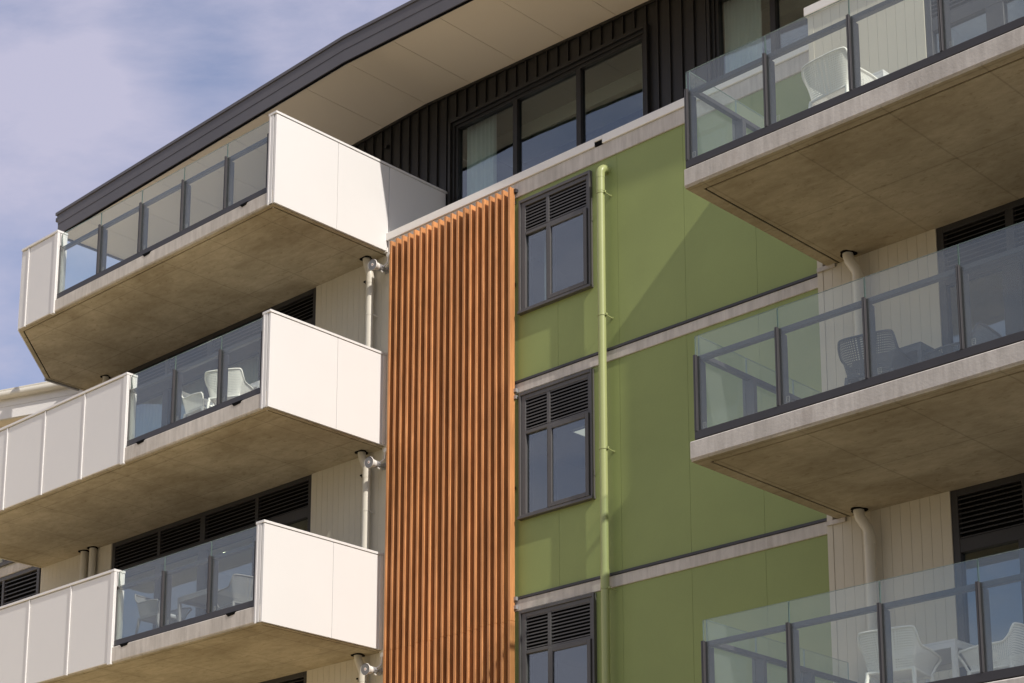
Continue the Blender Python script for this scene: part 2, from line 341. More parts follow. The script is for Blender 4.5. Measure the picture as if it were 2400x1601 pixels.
# floor levels of the flat facade: (top of band, bottom of band)
W1 = (0.115, 1.454, 12.745, 14.45); W2 = (0.115, 1.454, 9.755, 11.565); W3 = (0.115, 1.454, 6.66, 8.466)
def hole(w): return (w[0] + 0.03, w[1] - 0.03, w[2] + 0.03, w[3] - 0.03)
wall('green_wall', 'green', -0.10, 5.47, 11.77, 14.54, 0.0, 0.16, [hole(W1)], [0.81, 1.90, 3.03, 4.16])
wall('green_wall', 'green', -0.10, 5.47, 8.675, 11.592, 0.0, 0.16, [hole(W2)], [0.81, 1.90, 3.03, 4.16])
wall('green_wall', 'green', -0.10, 5.47, 0.0, 8.48, 0.0, 0.16, [hole(W3), (0.145, 1.424, 3.6, 5.3)], [0.81, 1.90, 3.03, 4.16])
for z0, z1, dy in ((14.54, 14.765, 0.022), (11.592, 11.736, 0.02), (8.48, 8.637, 0.02)):
    B('concrete_band', 'conc', bld, -0.09 if z0 < 14 else -2.62, 5.47, -dy, 0.17, z0, z1, bevel=0.006)
for z in (11.736, 8.637):
    B('flashing', 'dark', bld, -0.09, 5.46, -0.034, 0.05, z + 0.003, z + 0.037)
# parapet capping, with a scupper opening cut through it
cp = MB()
cp.box(-2.64, 1.536, -0.045, 0.30, 14.768, 14.892); cp.box(1.672, 5.44, -0.045, 0.30, 14.768, 14.892)
cp.box(1.536, 1.672, -0.045, 0.30, 14.832, 14.892)
cp.build('parapet_cap', 'cap', bld, bevel=0.006)
B('scupper', 'black', bld, 1.538, 1.670, -0.036, 0.28, 14.770, 14.83)
B('terrace_deck', 'conc', bld, -2.6, 14, 0.18, 1.24, 14.55, 14.70)
# wall behind the timber screen, coloured dark for the shade between battens
B('screen_back_wall', 'gap_shade', bld, -2.455, -0.104, 0.0, 0.16, 0, 14.53)
B('rendered_wall', 'beige', bld, -2.70, -2.457, 0.0, 0.16, 0, 14.53)

# ---- windows in the green wall
def window(w, zl, sill=True, pitch=0.0475):
    """frame > louvre grilles, sash, panes. w outer size, zl bottom of louvres"""
    x0, x1, z0, z1 = w
    f = MB(); t = 0.085; yo = -0.055; yi = 0.10
    f.box(x0, x0 + 0.035, yo, yi, z0, z1).box(x1 - 0.035, x1, yo, yi, z0, z1)
    f.box(x0 + 0.035, x1 - 0.035, yo, yi, z1 - 0.045, z1).box(x0 - 0.008, x1 + 0.008, yo - 0.02, yi, z0 - 0.012, z0 + 0.03)
    ya = -0.035
    f.box(x0 + 0.035, x0 + 0.12, ya, yi, z0 + 0.03, z1 - 0.045).box(x1 - 0.085, x1 - 0.035, ya, yi, z0 + 0.03, z1 - 0.045)
    f.box(x0 + 0.12, x1 - 0.085, ya, yi, z1 - 0.105, z1 - 0.045).box(x0 + 0.12, x1 - 0.085, ya, yi, z0 + 0.03, z0 + 0.06)
    f.box(x0 + 0.12, x1 - 0.085, ya, yi, zl - 0.05, zl)
    mx0, mx1 = x0 + 0.512, x0 + 0.572
    f.box(mx0, mx1, ya - 0.002, yi, z0 + 0.06, zl - 0.05).box(mx0, mx1, ya - 0.002, yi, zl, z1 - 0.105)
    fr = f.build('window', 'frame', bld, bevel=0.004)
    for a, b in ((x0 + 0.12, mx0), (mx1, x1 - 0.085)):
        m = MB(); z = zl + 0.012
        while z < z1 - 0.115:
            vs = [(a, -0.028, z), (b, -0.028, z), (b, -0.028, z + 0.017), (a, -0.028, z + 0.017), (a, -0.008, z + 0.009), (b, -0.008, z + 0.009), (b, -0.008, z + 0.021), (a, -0.008, z + 0.021)]
            m.add(vs, [(0,1,2,3),(4,7,6,5),(0,4,5,1),(3,2,6,7),(0,3,7,4),(1,5,6,2)]); z += pitch
        m.build('louvre', 'frame', fr)
        B('louvre_backing', 'black', fr, a, b, 0.02, 0.03, zl, z1 - 0.105)
    B('pane', 'pane', fr, x0 + 0.12, mx0, 0.0, 0.006, z0 + 0.06, zl - 0.05)
    s = MB(); a, b, c, d = mx0 + 0.052, x1 - 0.05, z0 + 0.035, zl - 0.048
    s.box(a, a + 0.065, -0.075, -0.03, c, d).box(b - 0.06, b, -0.075, -0.03, c, d).box(a + 0.065, b - 0.06, -0.075, -0.03, c, c + 0.06).box(a + 0.065, b - 0.06, -0.075, -0.03, d - 0.06, d)
    s.build('sash', 'frame', fr, bevel=0.004)
    B('pane', 'pane', fr, a + 0.065, b - 0.06, -0.055, -0.049, c + 0.06, d - 0.06)
    return fr
window(W1, 13.95); window(W2, 11.0); window(W3, 7.905)
def room(x0, x1, y0, y1, z0, z1, front=()):
    """open-fronted room shell behind a window"""
    m = MB(); t = 0.08
    m.box(x0 - t, x0, y0, y1, z0, z1).box(x1, x1 + t, y0, y1, z0, z1).box(x0 - t, x1 + t, y1, y1 + t, z0, z1)
    m.box(x0 - t, x1 + t, y0, y1 + t, z1, z1 + t).box(x0 - t, x1 + t, y0, y1 + t, z0 - t, z0)
    return m.build('room_lining', 'room', bld)
room(-1.0, 2.6, 0.17, 3.6, 11.85, 14.45); room(-1.0, 2.6, 0.17, 3.6, 8.75, 11.4); room(-1.0, 2.6, 0.17, 3.6, 5.6, 8.3)

# ---- timber screen of twenty vertical battens
ts = MB().box(-2.44, 0.02, -0.048, -0.004, 14.45, 14.50).build('timber_screen', 'dark', bld)
for z in (5.2, 7.2, 8.55, 10.2, 11.65, 13.2): B('carrier_rail', 'dark', ts, -2.44, 0.02, -0.048, -0.004, z, z + 0.05)
for i in range(20):
    x = -2.445 + i * 2.449 / 19 + random.uniform(-0.0025, 0.0025)
    dz = random.uniform(-0.006, 0.006)
    m = MB(); jz = 8.33 + random.uniform(-0.012, 0.012)
    m.box(x, x + 0.042, -0.150, -0.050, 4.9, jz).box(x + 0.0008, x + 0.0412, -0.1492, -0.050, jz + 0.002, 14.662 + dz)
    m.build('batten', 'timber', ts, bevel=0.003)
for z in (14.60, 11.60, 11.50, 8.62, 8.50):
    B('rail_bracket', 'steel' if z < 14 else 'dark', ts, 0.02, 0.085, -0.075, -0.028, z, z + 0.05)

# ---- downpipe on the green wall
dp = MB()
cx, cy = 1.716, -0.13
dp.tube([(cx, cy, 3.0), (cx, cy, 14.22)], 0.054, 28)
pts = [(cx, cy, 14.20), (cx, cy, 14.27)] + [(cx + 0.012 * math.sin(a), cy + 0.085 * (1 - math.cos(a)), 14.27 + 0.085 * math.sin(a)) for a in [k * math.pi / 16 for k in range(1, 9)]] + [(cx + 0.012, 0.02, 14.355)]
dp.tube(pts, 0.060, 28)
dp.tube([(cx, cy, 14.00), (cx, cy, 14.215)], 0.0575, 28)
for z in (8.44, ): dp.tube([(cx, cy, z), (cx, cy, z + 0.26)], 0.059, 28)
dpo = dp.build('downpipe', 'pipe_green', bld)
for z in (13.97, 12.20, 10.33, 8.44, 6.6):
    m = MB(); m.tube([(cx, cy, z), (cx, cy, z + 0.022)], 0.0605, 24); m.box(cx + 0.045, cx + 0.085, cy - 0.01, cy + 0.012, z - 0.004, z + 0.026)
    m.bar((cx + 0.06, cy + 0.01, z + 0.01), (cx + 0.07, -0.006, z - 0.008), 0.008, 0.008); m.box(cx + 0.06, cx + 0.085, -0.008, -0.001, z - 0.02, z + 0.005)
    m.build('bracket', 'pipe_green', dpo)

# ---- grooved beige board walls
def boards(x0, x1, z0, z1, y, pitch=0.1265, gap=0.0035, thick=0.12, side=False, name='board_wall'):
    m = MB(); x = x0
    while x < x1 - 0.01:
        m.box(x, min(x + pitch - gap, x1), y, y + 0.01, z0, z1); x += pitch
    m.box(x0, x1, y + 0.01, y + thick, z0, z1)
    return m.build(name, 'beige', bld)

# right-hand projecting bay: boards, then joinery
YB = -0.60; XB = 5.462
B('bay_corner', 'beige', bld, XB, XB + 0.075, YB - 0.006, -0.002, 0.0, 14.80)
for z0, z1 in ((11.717, 14.80), (8.627, 11.488), (5.537, 8.403)):
    boards(XB + 0.077, 7.05, z0, z1, YB)
B('bay_return', 'beige', bld, XB + 0.077, XB + 0.2, YB + 0.13, 0.0, 0, 14.80)
bc = MB(); bc.box(XB - 0.03, 14.0, YB - 0.045, YB + 0.10, 14.803, 14.918).box(XB - 0.03, XB + 0.16, YB + 0.10, 0.28, 14.803, 14.918)
bc.build('bay_cap', 'cap', bld, bevel=0.006)
B('bay_roof', 'conc', bld, XB + 0.16, 14.0, YB + 0.10, 0.28, 14.78, 14.86)
for z in (11.40, 8.30): B('slab_nib', 'conc', bld, 5.47, 5.72, YB - 0.03, YB - 0.008, z + 0.05, z + 0.10)

def joinery(x0, x1, z0, z1, y, mulls, lh, doors, curtain=None, name='glazed_screen', nb=9, side='', tr=0.16):
    """wide dark frame: louvre strip over glazing. mulls: x of mullions (louvre zone), doors: x of door stiles"""
    f = MB(); d = 0.10; t = 0.05
    f.box(x0, x0 + 0.085, y, y + d, z0, z1).box(x1 - 0.085, x1, y, y + d, z0, z1)
    f.box(x0 + 0.085, x1 - 0.085, y, y + d, z1 - 0.075, z1)
    zl = z1 - lh
    f.box(x0 + 0.085, x1 - 0.085, y + 0.004, y + d, zl - tr, zl)
    f.box(x0 + 0.085, x1 - 0.085, y + 0.004, y + d, z0, z0 + 0.07)
    for m_, w_ in mulls: f.box(m_ - w_ / 2, m_ + w_ / 2, y + 0.002, y + d, zl, z1 - 0.075)
    for m_, w_ in doors: f.box(m_ - w_ / 2, m_ + w_ / 2, y + 0.006, y + d, z0 + 0.07, zl - tr)
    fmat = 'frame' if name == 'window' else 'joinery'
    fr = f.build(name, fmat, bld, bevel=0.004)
    xs = [x0 + 0.085] + [v for m_, w_ in mulls for v in (m_ - w_ / 2, m_ + w_ / 2)] + [x1 - 0.085]
    for a, b in zip(xs[::2], xs[1::2]):
        m = MB(); n = nb; h = (z1 - 0.075 - zl) / n
        for k in range(n):
            z = zl + k * h + 0.006
            vs = [(a, y + 0.012, z), (b, y + 0.012, z), (b, y + 0.012, z + 0.014), (a, y + 0.012, z + 0.014), (a, y + 0.055, z + h * .52), (b, y + 0.055, z + h * .52), (b, y + 0.055, z + h * .52 + 0.008), (a, y + 0.055, z + h * .52 + 0.008)]
            m.add(vs, [(0,1,2,3),(4,7,6,5),(0,4,5,1),(3,2,6,7),(0,3,7,4),(1,5,6,2)])
        m.build('louvre', fmat, fr)
    B('louvre_backing', 'black', fr, x0 + 0.09, x1 - 0.09, y + 0.07, y + 0.08, zl, z1 - 0.08)
    xs = [x0 + 0.085] + [v for m_, w_ in doors for v in (m_ - w_ / 2, m_ + w_ / 2)] + [x1 - 0.085]
    for a, b in zip(xs[::2], xs[1::2]): B('pane', 'pane', fr, a, b, y + 0.05, y + 0.056, z0 + 0.07, zl - tr)
    return fr
for zf_, zt in ((11.72, 14.62), (8.63, 11.488), (5.54, 8.403)):
    joinery(7.05, 12.0, zf_, zt, YB + 0.012, [(7.95, 0.10), (9.4, 0.08), (10.8, 0.1)], 0.56, [(7.93, 0.22), (9.4, 0.14), (10.8, 0.2)], tr=0.15)
    room(6.8, 12.2, YB + 0.13, 4.4, zf_ + 0.02, zt - 0.05)

# left-hand recessed wall
YL = 0.05
boards(-4.345, -2.70, 11.757, 14.593, YL, pitch=0.127); boards(-4.345, -2.70, 8.657, 11.498, YL, pitch=0.127); boards(-4.345, -2.70, 5.5, 8.398, YL, pitch=0.127)
for z0, z1 in ((11.757, 14.593), (8.657, 11.498), (5.5, 8.398)):
    joinery(-9.565, -4.348, z0, z1, YL + 0.012, [(-8.24, 0.075), (-7.06, 0.13), (-5.68, 0.075)], 0.50, [(-8.24, 0.16), (-7.06, 0.22), (-5.68, 0.16)], nb=7)
    room(-9.5, -4.4, YL + 0.15, 4.6, z0 + 0.02, z1 - 0.06)
boards(-10.62, -9.568, 11.757, 14.593, YL)
for z0, z1 in ((8.657, 11.498), (5.5, 8.398)): boards(-11.72, -9.568, z0, z1, YL)

# ---- other downpipes under the balconies
def short_pipe(x, z0, z1, y, r, bend=None, mat='pipe_beige', clips=()):
    m = MB(); pts = [(x, y, z0)]
    if bend: pts += [(x, y, z1 - 0.30), (x - bend * 0.12, y - 0.01, z1 - 0.24), (x - bend * 0.85, y - 0.03, z1 - 0.10), (x - bend, y - 0.035, z1 - 0.03), (x - bend, y - 0.035, z1 + 0.01)]
    else: pts += [(x, y, z1 + 0.01)]
    m.tube(pts, r, 24)
    if bend: m.tube([(x, y, z1 - 0.42), (x, y, z1 - 0.31)], r * 1.06, 24)
    p = m.build('downpipe', mat, bld)
    xx = x - (bend or 0); yy = y - (0.035 if bend else 0)
    c = MB(); pv = []; k = 22
    for i in range(k):
        a = 2 * math.pi * i / k; q = r * (1.55 + 0.25 * math.sin(3 * a + x) + random.uniform(-.1, .1)); pv.append((xx + q * math.cos(a), yy + q * math.sin(a)))
    c.prism(pv, z1 - 0.014, z1 + 0.004); c.build('pipe_collar', 'black', p)
    for z in clips:
        m = MB(); m.tube([(x, y, z), (x, y, z + 0.018)], r * 1.07, 24); m.bar((x + r, y, z + 0.01), (x + r + 0.04, y + 0.08, z - 0.03), 0.012, 0.012); m.build('bracket', mat, p)
    return p
for i, (za, zb) in enumerate(((11.76, 14.60), (8.66, 11.50), (5.5, 8.40))):
    MB().box(-3.125, -3.10, 0.0, 0.049, zb - .36, zb - .30).box(-3.15, -3.08, -0.03, 0.0, zb - .345, zb - .325).tube([(-3.09, -.03, zb - .37), (-3.09, 0.0, zb - .37)], .022, 12).build('black_clip', 'black', bld)
    short_pipe(-2.985, za, zb, -0.045, 0.060, 0.075 if i else 0.045, clips=(za + 1.9,))
    if i == 0: short_pipe(-9.86, za, zb, -0.05, 0.055)
    if i == 1: short_pipe(-10.02, za, zb, -0.02, 0.062); short_pipe(-10.30, za, zb, -0.01, 0.062)
for za, zb in ((8.64, 11.50), (5.55, 8.41)): short_pipe(6.08, za, zb, -0.70, 0.062, 0.105, clips=(za + 1.35,))

# ---- balconies
def slab(name, poly, z0, z1, g=0.15, gw=0.025):
    """concrete slab, underside finished separately with its drip groove"""
    m = MB(); m.prism(poly, z0 + 0.02, z1)
    o = m.build(name, 'conc', bld, bevel=0.012)
    u = MB(); a = inset(poly, 0.012); b = inset(poly, g); c = inset(poly, g + gw)
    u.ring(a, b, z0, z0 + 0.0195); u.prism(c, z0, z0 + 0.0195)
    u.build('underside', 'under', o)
    dk = MB(); dk.ring(b, c, z0 + 0.012, z0 + 0.0192); dk.build('drip_groove', 'black', o)
    return o

def balustrade(par, x0, x1, zd, y, posts, first=True, last=True, side=None):
    """front railing along x; y = outer face. glass top zd+1.17"""
    yo = y; g0, g1 = y + 0.035, y + 0.047
    zt = zd + 0.945
    B('bottom_rail', 'dark', par, x0, x1, yo + 0.004, yo + 0.09, zd + 0.012, zd + 0.10, bevel=0.003)
    B('shadow_gap', 'black', par, x0, x1, yo + 0.02, yo + 0.08, zd - 0.001, zd + 0.012)
    B('top_rail', 'dark', par, x0, x1, g1 + 0.004, g1 + 0.066, zt - 0.052, zt, bevel=0.003)
    for p in posts:
        m = MB(); m.box(p - 0.016, p - 0.004, yo - 0.003, g0 - 0.001, zd + 0.10, zt); m.box(p + 0.004, p + 0.016, yo - 0.003, g0 - 0.001, zd + 0.10, zt)
        m.box(p - 0.012, p + 0.034, g1 + 0.002, g1 + 0.105, zd + 0.02, zt - 0.054); m.box(p - 0.004, p + 0.004, yo - 0.001, yo + 0.02, zd + 0.10, zt)
        m.build('post', 'dark', par, bevel=0.002)
    ed = sorted(set([x0] + list(posts) + [x1]))
    ed = [e for i, e in enumerate(ed) if i == 0 or e - ed[i-1] > 0.12]
    for a, b in zip(ed, ed[1:]):
        B('glass_panel', 'glass', par, a + 0.006, b - 0.006, g0, g1, zd + 0.10, zd + 1.165)
        m = MB(); m.box(b - 0.0058, b - 0.0045, g0, g1, zt, zd + 1.163).box(a + 0.0045, a + 0.0058, g0, g1, zt, zd + 1.163); m.box(a + 0.006, b - 0.006, g0, g1, zd + 1.1652, zd + 1.1672)
        m.build('glass_edge', 'edge', par)
        if b - a > 0.6:
            sx = a + 0.075 + ((a * 7.3) % 1) * 0.05; sz = zd + 0.125; m = MB(); f0, f1 = g0 - 0.0012, g0 - 0.0004
            m.box(sx, sx + 0.040, f0, f1, sz, sz + 0.003).box(sx, sx + 0.040, f0, f1, sz + 0.055, sz + 0.058).box(sx, sx + 0.003, f0, f1, sz + .003, sz + 0.055).box(sx + .037, sx + 0.040, f0, f1, sz + .003, sz + 0.055).box(sx + .010, sx + 0.030, f0, f1, sz + .018, sz + 0.021).box(sx + .014, sx + 0.026, f0, f1, sz + .036, sz + 0.040)
            m.build('etched_stamp', 'etch', par)

def side_balustrade(par, x, y0, y1, zd, posts):
    g0, g1 = x + 0.035, x + 0.047; zt = zd + 0.945
    B('bottom_rail', 'dark', par, x + 0.004, x + 0.09, y0 + 0.092, y1, zd + 0.012, zd + 0.10, bevel=0.003)
    B('top_rail', 'dark', par, g1 + 0.004, g1 + 0.066, y0 + 0.115, y1, zt - 0.0515, zt - 0.0005, bevel=0.003)
    for p in posts:
        m = MB(); m.box(x - 0.004, g0 - 0.001, p - 0.019, p - 0.004, zd + 0.10, zt); m.box(x - 0.004, g0 - 0.001, p + 0.004, p + 0.019, zd + 0.10, zt)
        m.box(g1 + 0.002, g1 + 0.105, p - 0.03, p + 0.03, zd + 0.02, zt - 0.054); m.build('post', 'dark', par, bevel=0.002)
    ed = [y0 + 0.05] + list(posts)
    for a, b in zip(ed, ed[1:]):
        B('glass_panel', 'glass', par, g0, g1, a + 0.006, b - 0.006, zd + 0.10, zd + 1.165)
        m = MB(); m.box(g0, g1, b - 0.0058, b - 0.0045, zt, zd + 1.163).box(g0, g1, a + 0.0045, a + 0.0058, zt, zd + 1.163); m.box(g0, g1, a + 0.006, b - 0.006, zd + 1.1652, zd + 1.1672); m.build('glass_edge', 'edge', par)

# right stack
YR = -3.27; XR = 5.60
rb = []
for k, (zt_, zb_, xo) in enumerate(((11.715, 11.49, 0.0), (8.625, 8.405, 0.04), (5.535, 5.31, 0.06))):
    s = slab('balcony', [(XR, YR), (14.0, YR), (14.0, 0.2), (XR, 0.2)], zb_, zt_)
    tag(s, None)
    balustrade(s, XR + 0.02 + xo, 13.9, zt_, YR + 0.01, [XR + 0.040 + xo + 1.045 * i for i in range(9)])
    side_balustrade(s, XR + 0.02 + xo, YR + 0.01, YB - 0.02, zt_, [-2.38, -1.52, -0.68])
    rb.append(s)

# left stack
YF = -2.22; XL = -2.65
def panel_x(par, x, y0, y1, z0, z1, joints, capz, th=0.05):
    """white side screen facing +x with shallow joints and a capping"""
    ys = [y0] + list(joints) + [y1]
    for a, b in zip(ys, ys[1:]):
        B('screen_panel', 'white', par, x - th, x, a + 0.004, b - 0.004, z0, z1, bevel=0.002)
    m = MB(); 
    for j in joints: m.box(x - th, x - 0.010, j - 0.0045, j + 0.0045, z0, z1)
    if joints: m.build('panel_joint', 'white', par)
for_levels = (
    dict(zd=14.822, zb=14.595, xe=-9.23, xg=-8.17, ptop=16.045, posts=(-7.05, -5.955, -4.88, -3.83), j=(-1.03, 0.0), ye=1.232, notch=((-5.80, -5.58), (-3.42, -3.24)), fj=(-9.01,)),
    dict(zd=11.755, zb=11.50, xe=-11.74, xg=-6.02, ptop=12.96, posts=(-4.905, -3.81), j=(-0.957,), ye=-0.01, notch=((-5.74, -5.52), (-3.45, -3.22)), fj=(-10.43, -9.33, -8.228, -7.133)),
    dict(zd=8.655, zb=8.40, xe=-11.74, xg=-6.105, ptop=9.855, posts=(-4.96, -3.87), j=(-0.957,), ye=-0.01, notch=((-5.92, -5.70), (-3.42, -3.20)), fj=(-10.60, -9.50, -8.373, -7.235)),
)
for k, d in enumerate(for_levels):
    zd, zb = d['zd'], d['zb']
    if k == 0:
        poly = [(-10.72, -0.72), (d['xe'], YF), (XL - 0.01, YF), (XL - 0.01, 0.9), (-10.72, 0.9)]
    else:
        poly = [(d['xe'], YF), (XL - 0.01, YF), (XL - 0.01, 0.9), (d['xe'], 0.9)]
    s = slab('balcony', poly, zb, zd, 0.075, 0.022)
    # glass between the screens
    balustrade(s, d['xg'] + 0.012, XL - 0.155, zd, YF + 0.015, d['posts'] + (XL - 0.19,))
    # side screen, corner return and cappings
    pz0 = zb + 0.012
    if k == 0:
        panel_x(s, XL + 0.012, YF, 0.0, pz0, d['ptop'] - 0.045, (-1.03,), 0)
        panel_x(s, XL + 0.012, 0.008, d['ye'], 14.90, d['ptop'] - 0.04, (), 0)
        B('screen_cap', 'white', s, XL - 0.075, XL + 0.024, YF - 0.012, d['ye'], d['ptop'] - 0.038, d['ptop'], bevel=0.003)
        B('panel_foot', 'cap', s, XL - 0.04, XL + 0.03, -0.045, 0.05, zb - 0.01, zb + 0.06)
    else:
        panel_x(s, XL + 0.012, YF, -0.075, pz0, d['ptop'] - 0.045, d['j'], 0)
        B('end_trim', 'cap', s, XL - 0.04, XL + 0.020, -0.073, -0.004, pz0, d['ptop'] - 0.04)
        B('screen_cap', 'white', s, XL - 0.075, XL + 0.024, YF - 0.012, -0.004, d['ptop'] - 0.038, d['ptop'], bevel=0.003)
    m = MB(); m.box(XL - 0.10, XL - 0.040, YF - 0.006, YF + 0.10, pz0, d['ptop'] - 0.042)
    m.box(XL - 0.122, XL - 0.103, YF - 0.014, YF + 0.10, pz0 - 0.01, d['ptop'] - 0.042); m.box(XL - 0.150, XL - 0.126, YF - 0.006, YF + 0.10, zb + 0.03, d['ptop'] - 0.042)
    m.box(XL - 0.150, XL - 0.04, YF - 0.002, YF + 0.02, pz0, d['ptop'] - 0.042)
    m.build('corner_return', 'white', s, bevel=0.002)
    B('screen_cap', 'white', s, XL - 0.158, XL - 0.077, YF - 0.012, YF + 0.16, d['ptop'] - 0.038, d['ptop'], bevel=0.003)
    # front screens of flat white panels
    ex = [d['xe']] + list(d['fj']) + [d['xg'] - 0.062]
    for a, b in zip(ex, ex[1:]):
        m = MB(); m.box(a + 0.005, b - 0.034, YF - 0.006, YF + 0.03, pz0 + 0.012, d['ptop'] - 0.05); m.build('screen_panel', 'white', s, bevel=0.002)
        if b != ex[-1]:
            m = MB(); m.box(b - 0.030, b + 0.001, YF - 0.022, YF + 0.03, pz0 - 0.006, d['ptop'] - 0.045); m.build('joint_cover', 'white', s, bevel=0.002)
    ptp = d['ptop']; xg = d['xg']
    m = MB(); m.box(xg - 0.090, xg - 0.002, YF - 0.022, YF + 0.028, pz0 - 0.02, ptp - 0.042); m.box(xg - 0.002, xg + 0.006, YF + 0.004, YF + 0.024, zd + 0.02, ptp - 0.042)
    m.box(xg - 0.16, xg - 0.006, YF + 0.07, YF + 0.17, zd, ptp - 0.30); m.build('end_post', 'white', s, bevel=0.002)
    m = MB(); m.box(d['xe'] - 0.005, xg + 0.0, YF - 0.028, YF + 0.175, ptp - 0.038, ptp); m.build('screen_cap', 'white', s, bevel=0.003)
    m = MB(); m.box(xg - 0.5, xg - 0.008, YF + 0.045, YF + 0.172, ptp - 0.26, ptp - 0.042); m.build('cap_box', 'white', s, bevel=0.002)
    B('inner_lining', 'white', s, d['xe'], xg - 0.17, YF + 0.075, YF + 0.10, zd, ptp - 0.042)
    for a, b in d['notch']:
        m = MB(); n0, n1 = YF - 0.006, YF + 0.05
        m.add([(a, n0, zd + 0.006), (b, n0, zd + 0.006), (b - 0.03, n0, zd - 0.035), (a + 0.05, n0, zd - 0.045), (a, n1, zd + 0.006), (b, n1, zd + 0.006), (b - 0.03, n1, zd - 0.035), (a + 0.05, n1, zd - 0.045)],
              [(0, 3, 2, 1), (4, 5, 6, 7), (0, 1, 5, 4), (1, 2, 6, 5), (2, 3, 7, 6), (3, 0, 4, 7)])
        m.build('drain_slot', 'black', s)
    if k == 0:   # angled end screens
        def seg(a, b, z0, z1, th, nm, mt):
            a = Vector(a); b = Vector(b); dd = (b - a).normalized(); nn = Vector((-dd.y, dd.x)) * th
            MB().prism([(a.x, a.y), (b.x, b.y), (b.x + nn.x, b.y + nn.y), (a.x + nn.x, a.y + nn.y)][::-1] if th < 0 else [(a.x, a.y), (b.x, b.y), (b.x + nn.x, b.y + nn.y), (a.x + nn.x, a.y + nn.y)], z0, z1).build(nm, mt, s)
        seg((-10.73, -0.72), (-9.24, -2.225), pz0, ptp - 0.04, 0.05, 'screen_panel', 'white')
        seg((-10.73, 0.03), (-10.73, -0.73), pz0, 15.0, 0.05, 'screen_panel', 'white')
        seg((-10.73, -0.03), (-10.735, -0.73), zb - 0.03, zb + 0.02, 0.04, 'edge_angle', 'steel')
    else:
        B('screen_panel', 'white', s, d['xe'] - 0.04, d['xe'] - 0.002, YF, YL, pz0, ptp - 0.04)

# ---- penthouse wall, roof
YP = 1.237
PW = (-2.56, 1.50, 14.75, 17.212); PW2 = (2.585, 8.0, 14.75, 17.212)
def zr(x): return 17.744 - 0.037 * abs(x + 3.13)
m = MB()
def wallpoly(x0, x1, z0): 
    m.add([(x0, YP, z0), (x1, YP, z0), (x1, YP, zr(x1)), (x0, YP, zr(x0)), (x0, YP + .15, z0), (x1, YP + .15, z0), (x1, YP + .15, zr(x1)), (x0, YP + .15, zr(x0))],
          [(0,1,2,3),(4,7,6,5),(0,4,5,1),(3,2,6,7),(0,3,7,4),(1,5,6,2)])
for a, b, z in ((-8.2, -3.13, 14.6), (-3.13, PW[0], 14.6), (PW[0], PW[1], PW[3] - 0.02), (PW[1], PW2[0], 14.6), (PW2[0], PW2[1], PW2[3] - 0.02), (PW2[1], 13.5, 14.6)): wallpoly(a, b, z)
for a, b in ((PW[0], PW[1]), (PW2[0], PW2[1])): m.box(a, b, YP, YP + .15, 14.55, 14.76)
x = -8.1
ribx = [-1.145 + 0.2157 * i for i in range(-32, 60)]
for x in ribx:
    if x < -8.1 or x > 13: continue
    z0 = 14.7
    for q in (PW, PW2):
        if q[0] - 0.03 < x < q[1] + 0.03: z0 = q[3] + 0.01
    m.add([(x, YP - .034, z0), (x + .020, YP - .034, z0), (x + .020, YP - .034, zr(x) - .03), (x, YP - .034, zr(x) - .03), (x, YP - .001, z0), (x + .020, YP - .001, z0), (x + .020, YP - .001, zr(x) - .03), (x, YP - .001, zr(x) - .03)],
          [(0,1,2,3),(4,7,6,5),(0,4,5,1),(3,2,6,7),(0,3,7,4),(1,5,6,2)])
m.build('penthouse_wall', 'clad', bld)
m = MB()
for a, b in ((-8.2, -3.13), (-3.13, 13.5)):
    m.add([(a, YP - .04, zr(a) - .045), (b, YP - .04, zr(b) - .045), (b, YP - .04, zr(b) - .001), (a, YP - .04, zr(a) - .001), (a, YP - .001, zr(a) - .045), (b, YP - .001, zr(b) - .045), (b, YP - .001, zr(b) - .001), (a, YP - .001, zr(a) - .001)],
          [(0,1,2,3),(4,7,6,5),(0,4,5,1),(3,2,6,7),(0,3,7,4),(1,5,6,2)])
m.build('head_trim', 'clad', bld)
def pwindow(q, mulls):
    x0, x1, z0, z1 = q; f = MB(); y = YP - 0.075
    f.box(x0, x0 + 0.05, y, YP + .1, z0, z1).box(x1 - 0.05, x1, y, YP + .1, z0, z1).box(x0 + .05, x1 - .05, y, YP + .1, z1 - .05, z1)
    y = YP - 0.03
    f.box(x0 + .05, x0 + .10, y, YP + .1, z0, z1 - .05).box(x1 - .10, x1 - .05, y, YP + .1, z0, z1 - .05).box(x0 + .10, x1 - .10, y, YP + .1, z1 - .10, z1 - .05)
    y = YP + 0.0
    f.box(x0 + .10, x0 + .15, y, YP + .1, z0, z1 - .10).box(x1 - .15, x1 - .10, y, YP + .1, z0, z1 - .10).box(x0 + .15, x1 - .15, y, YP + .1, z1 - .15, z1 - .10)
    for mm_ in mulls: f.box(mm_ - .045, mm_ + .045, YP + 0.0, YP + .1, z0, z1 - .15)
    fr = f.build('penthouse_window', 'clad', bld, bevel=0.003)
    xs = [x0 + .15] + [v for mm_ in mulls for v in (mm_ - .045, mm_ + .045)] + [x1 - .15]
    for a, b in zip(xs[::2], xs[1::2]): B('pane', 'pane', fr, a, b, YP + .055, YP + .061, z0, z1 - .15)
    return fr
pwindow(PW, (-1.175, 0.12)); pwindow(PW2, (3.65, 5.2, 6.7))
m = MB()
m.box(-3.2, 13, 1.5, 6.5, 17.16, 17.22).box(-3.2, 13, 6.5, 6.6, 14.6, 17.2).box(-3.3, -3.2, 1.4, 6.5, 14.6, 17.2).box(2.0, 2.1, 1.4, 6.5, 14.6, 17.16).box(-3.2, 13, 1.4, 6.5, 14.6, 14.7)
m.build('room_lining', 'room_dark', bld)
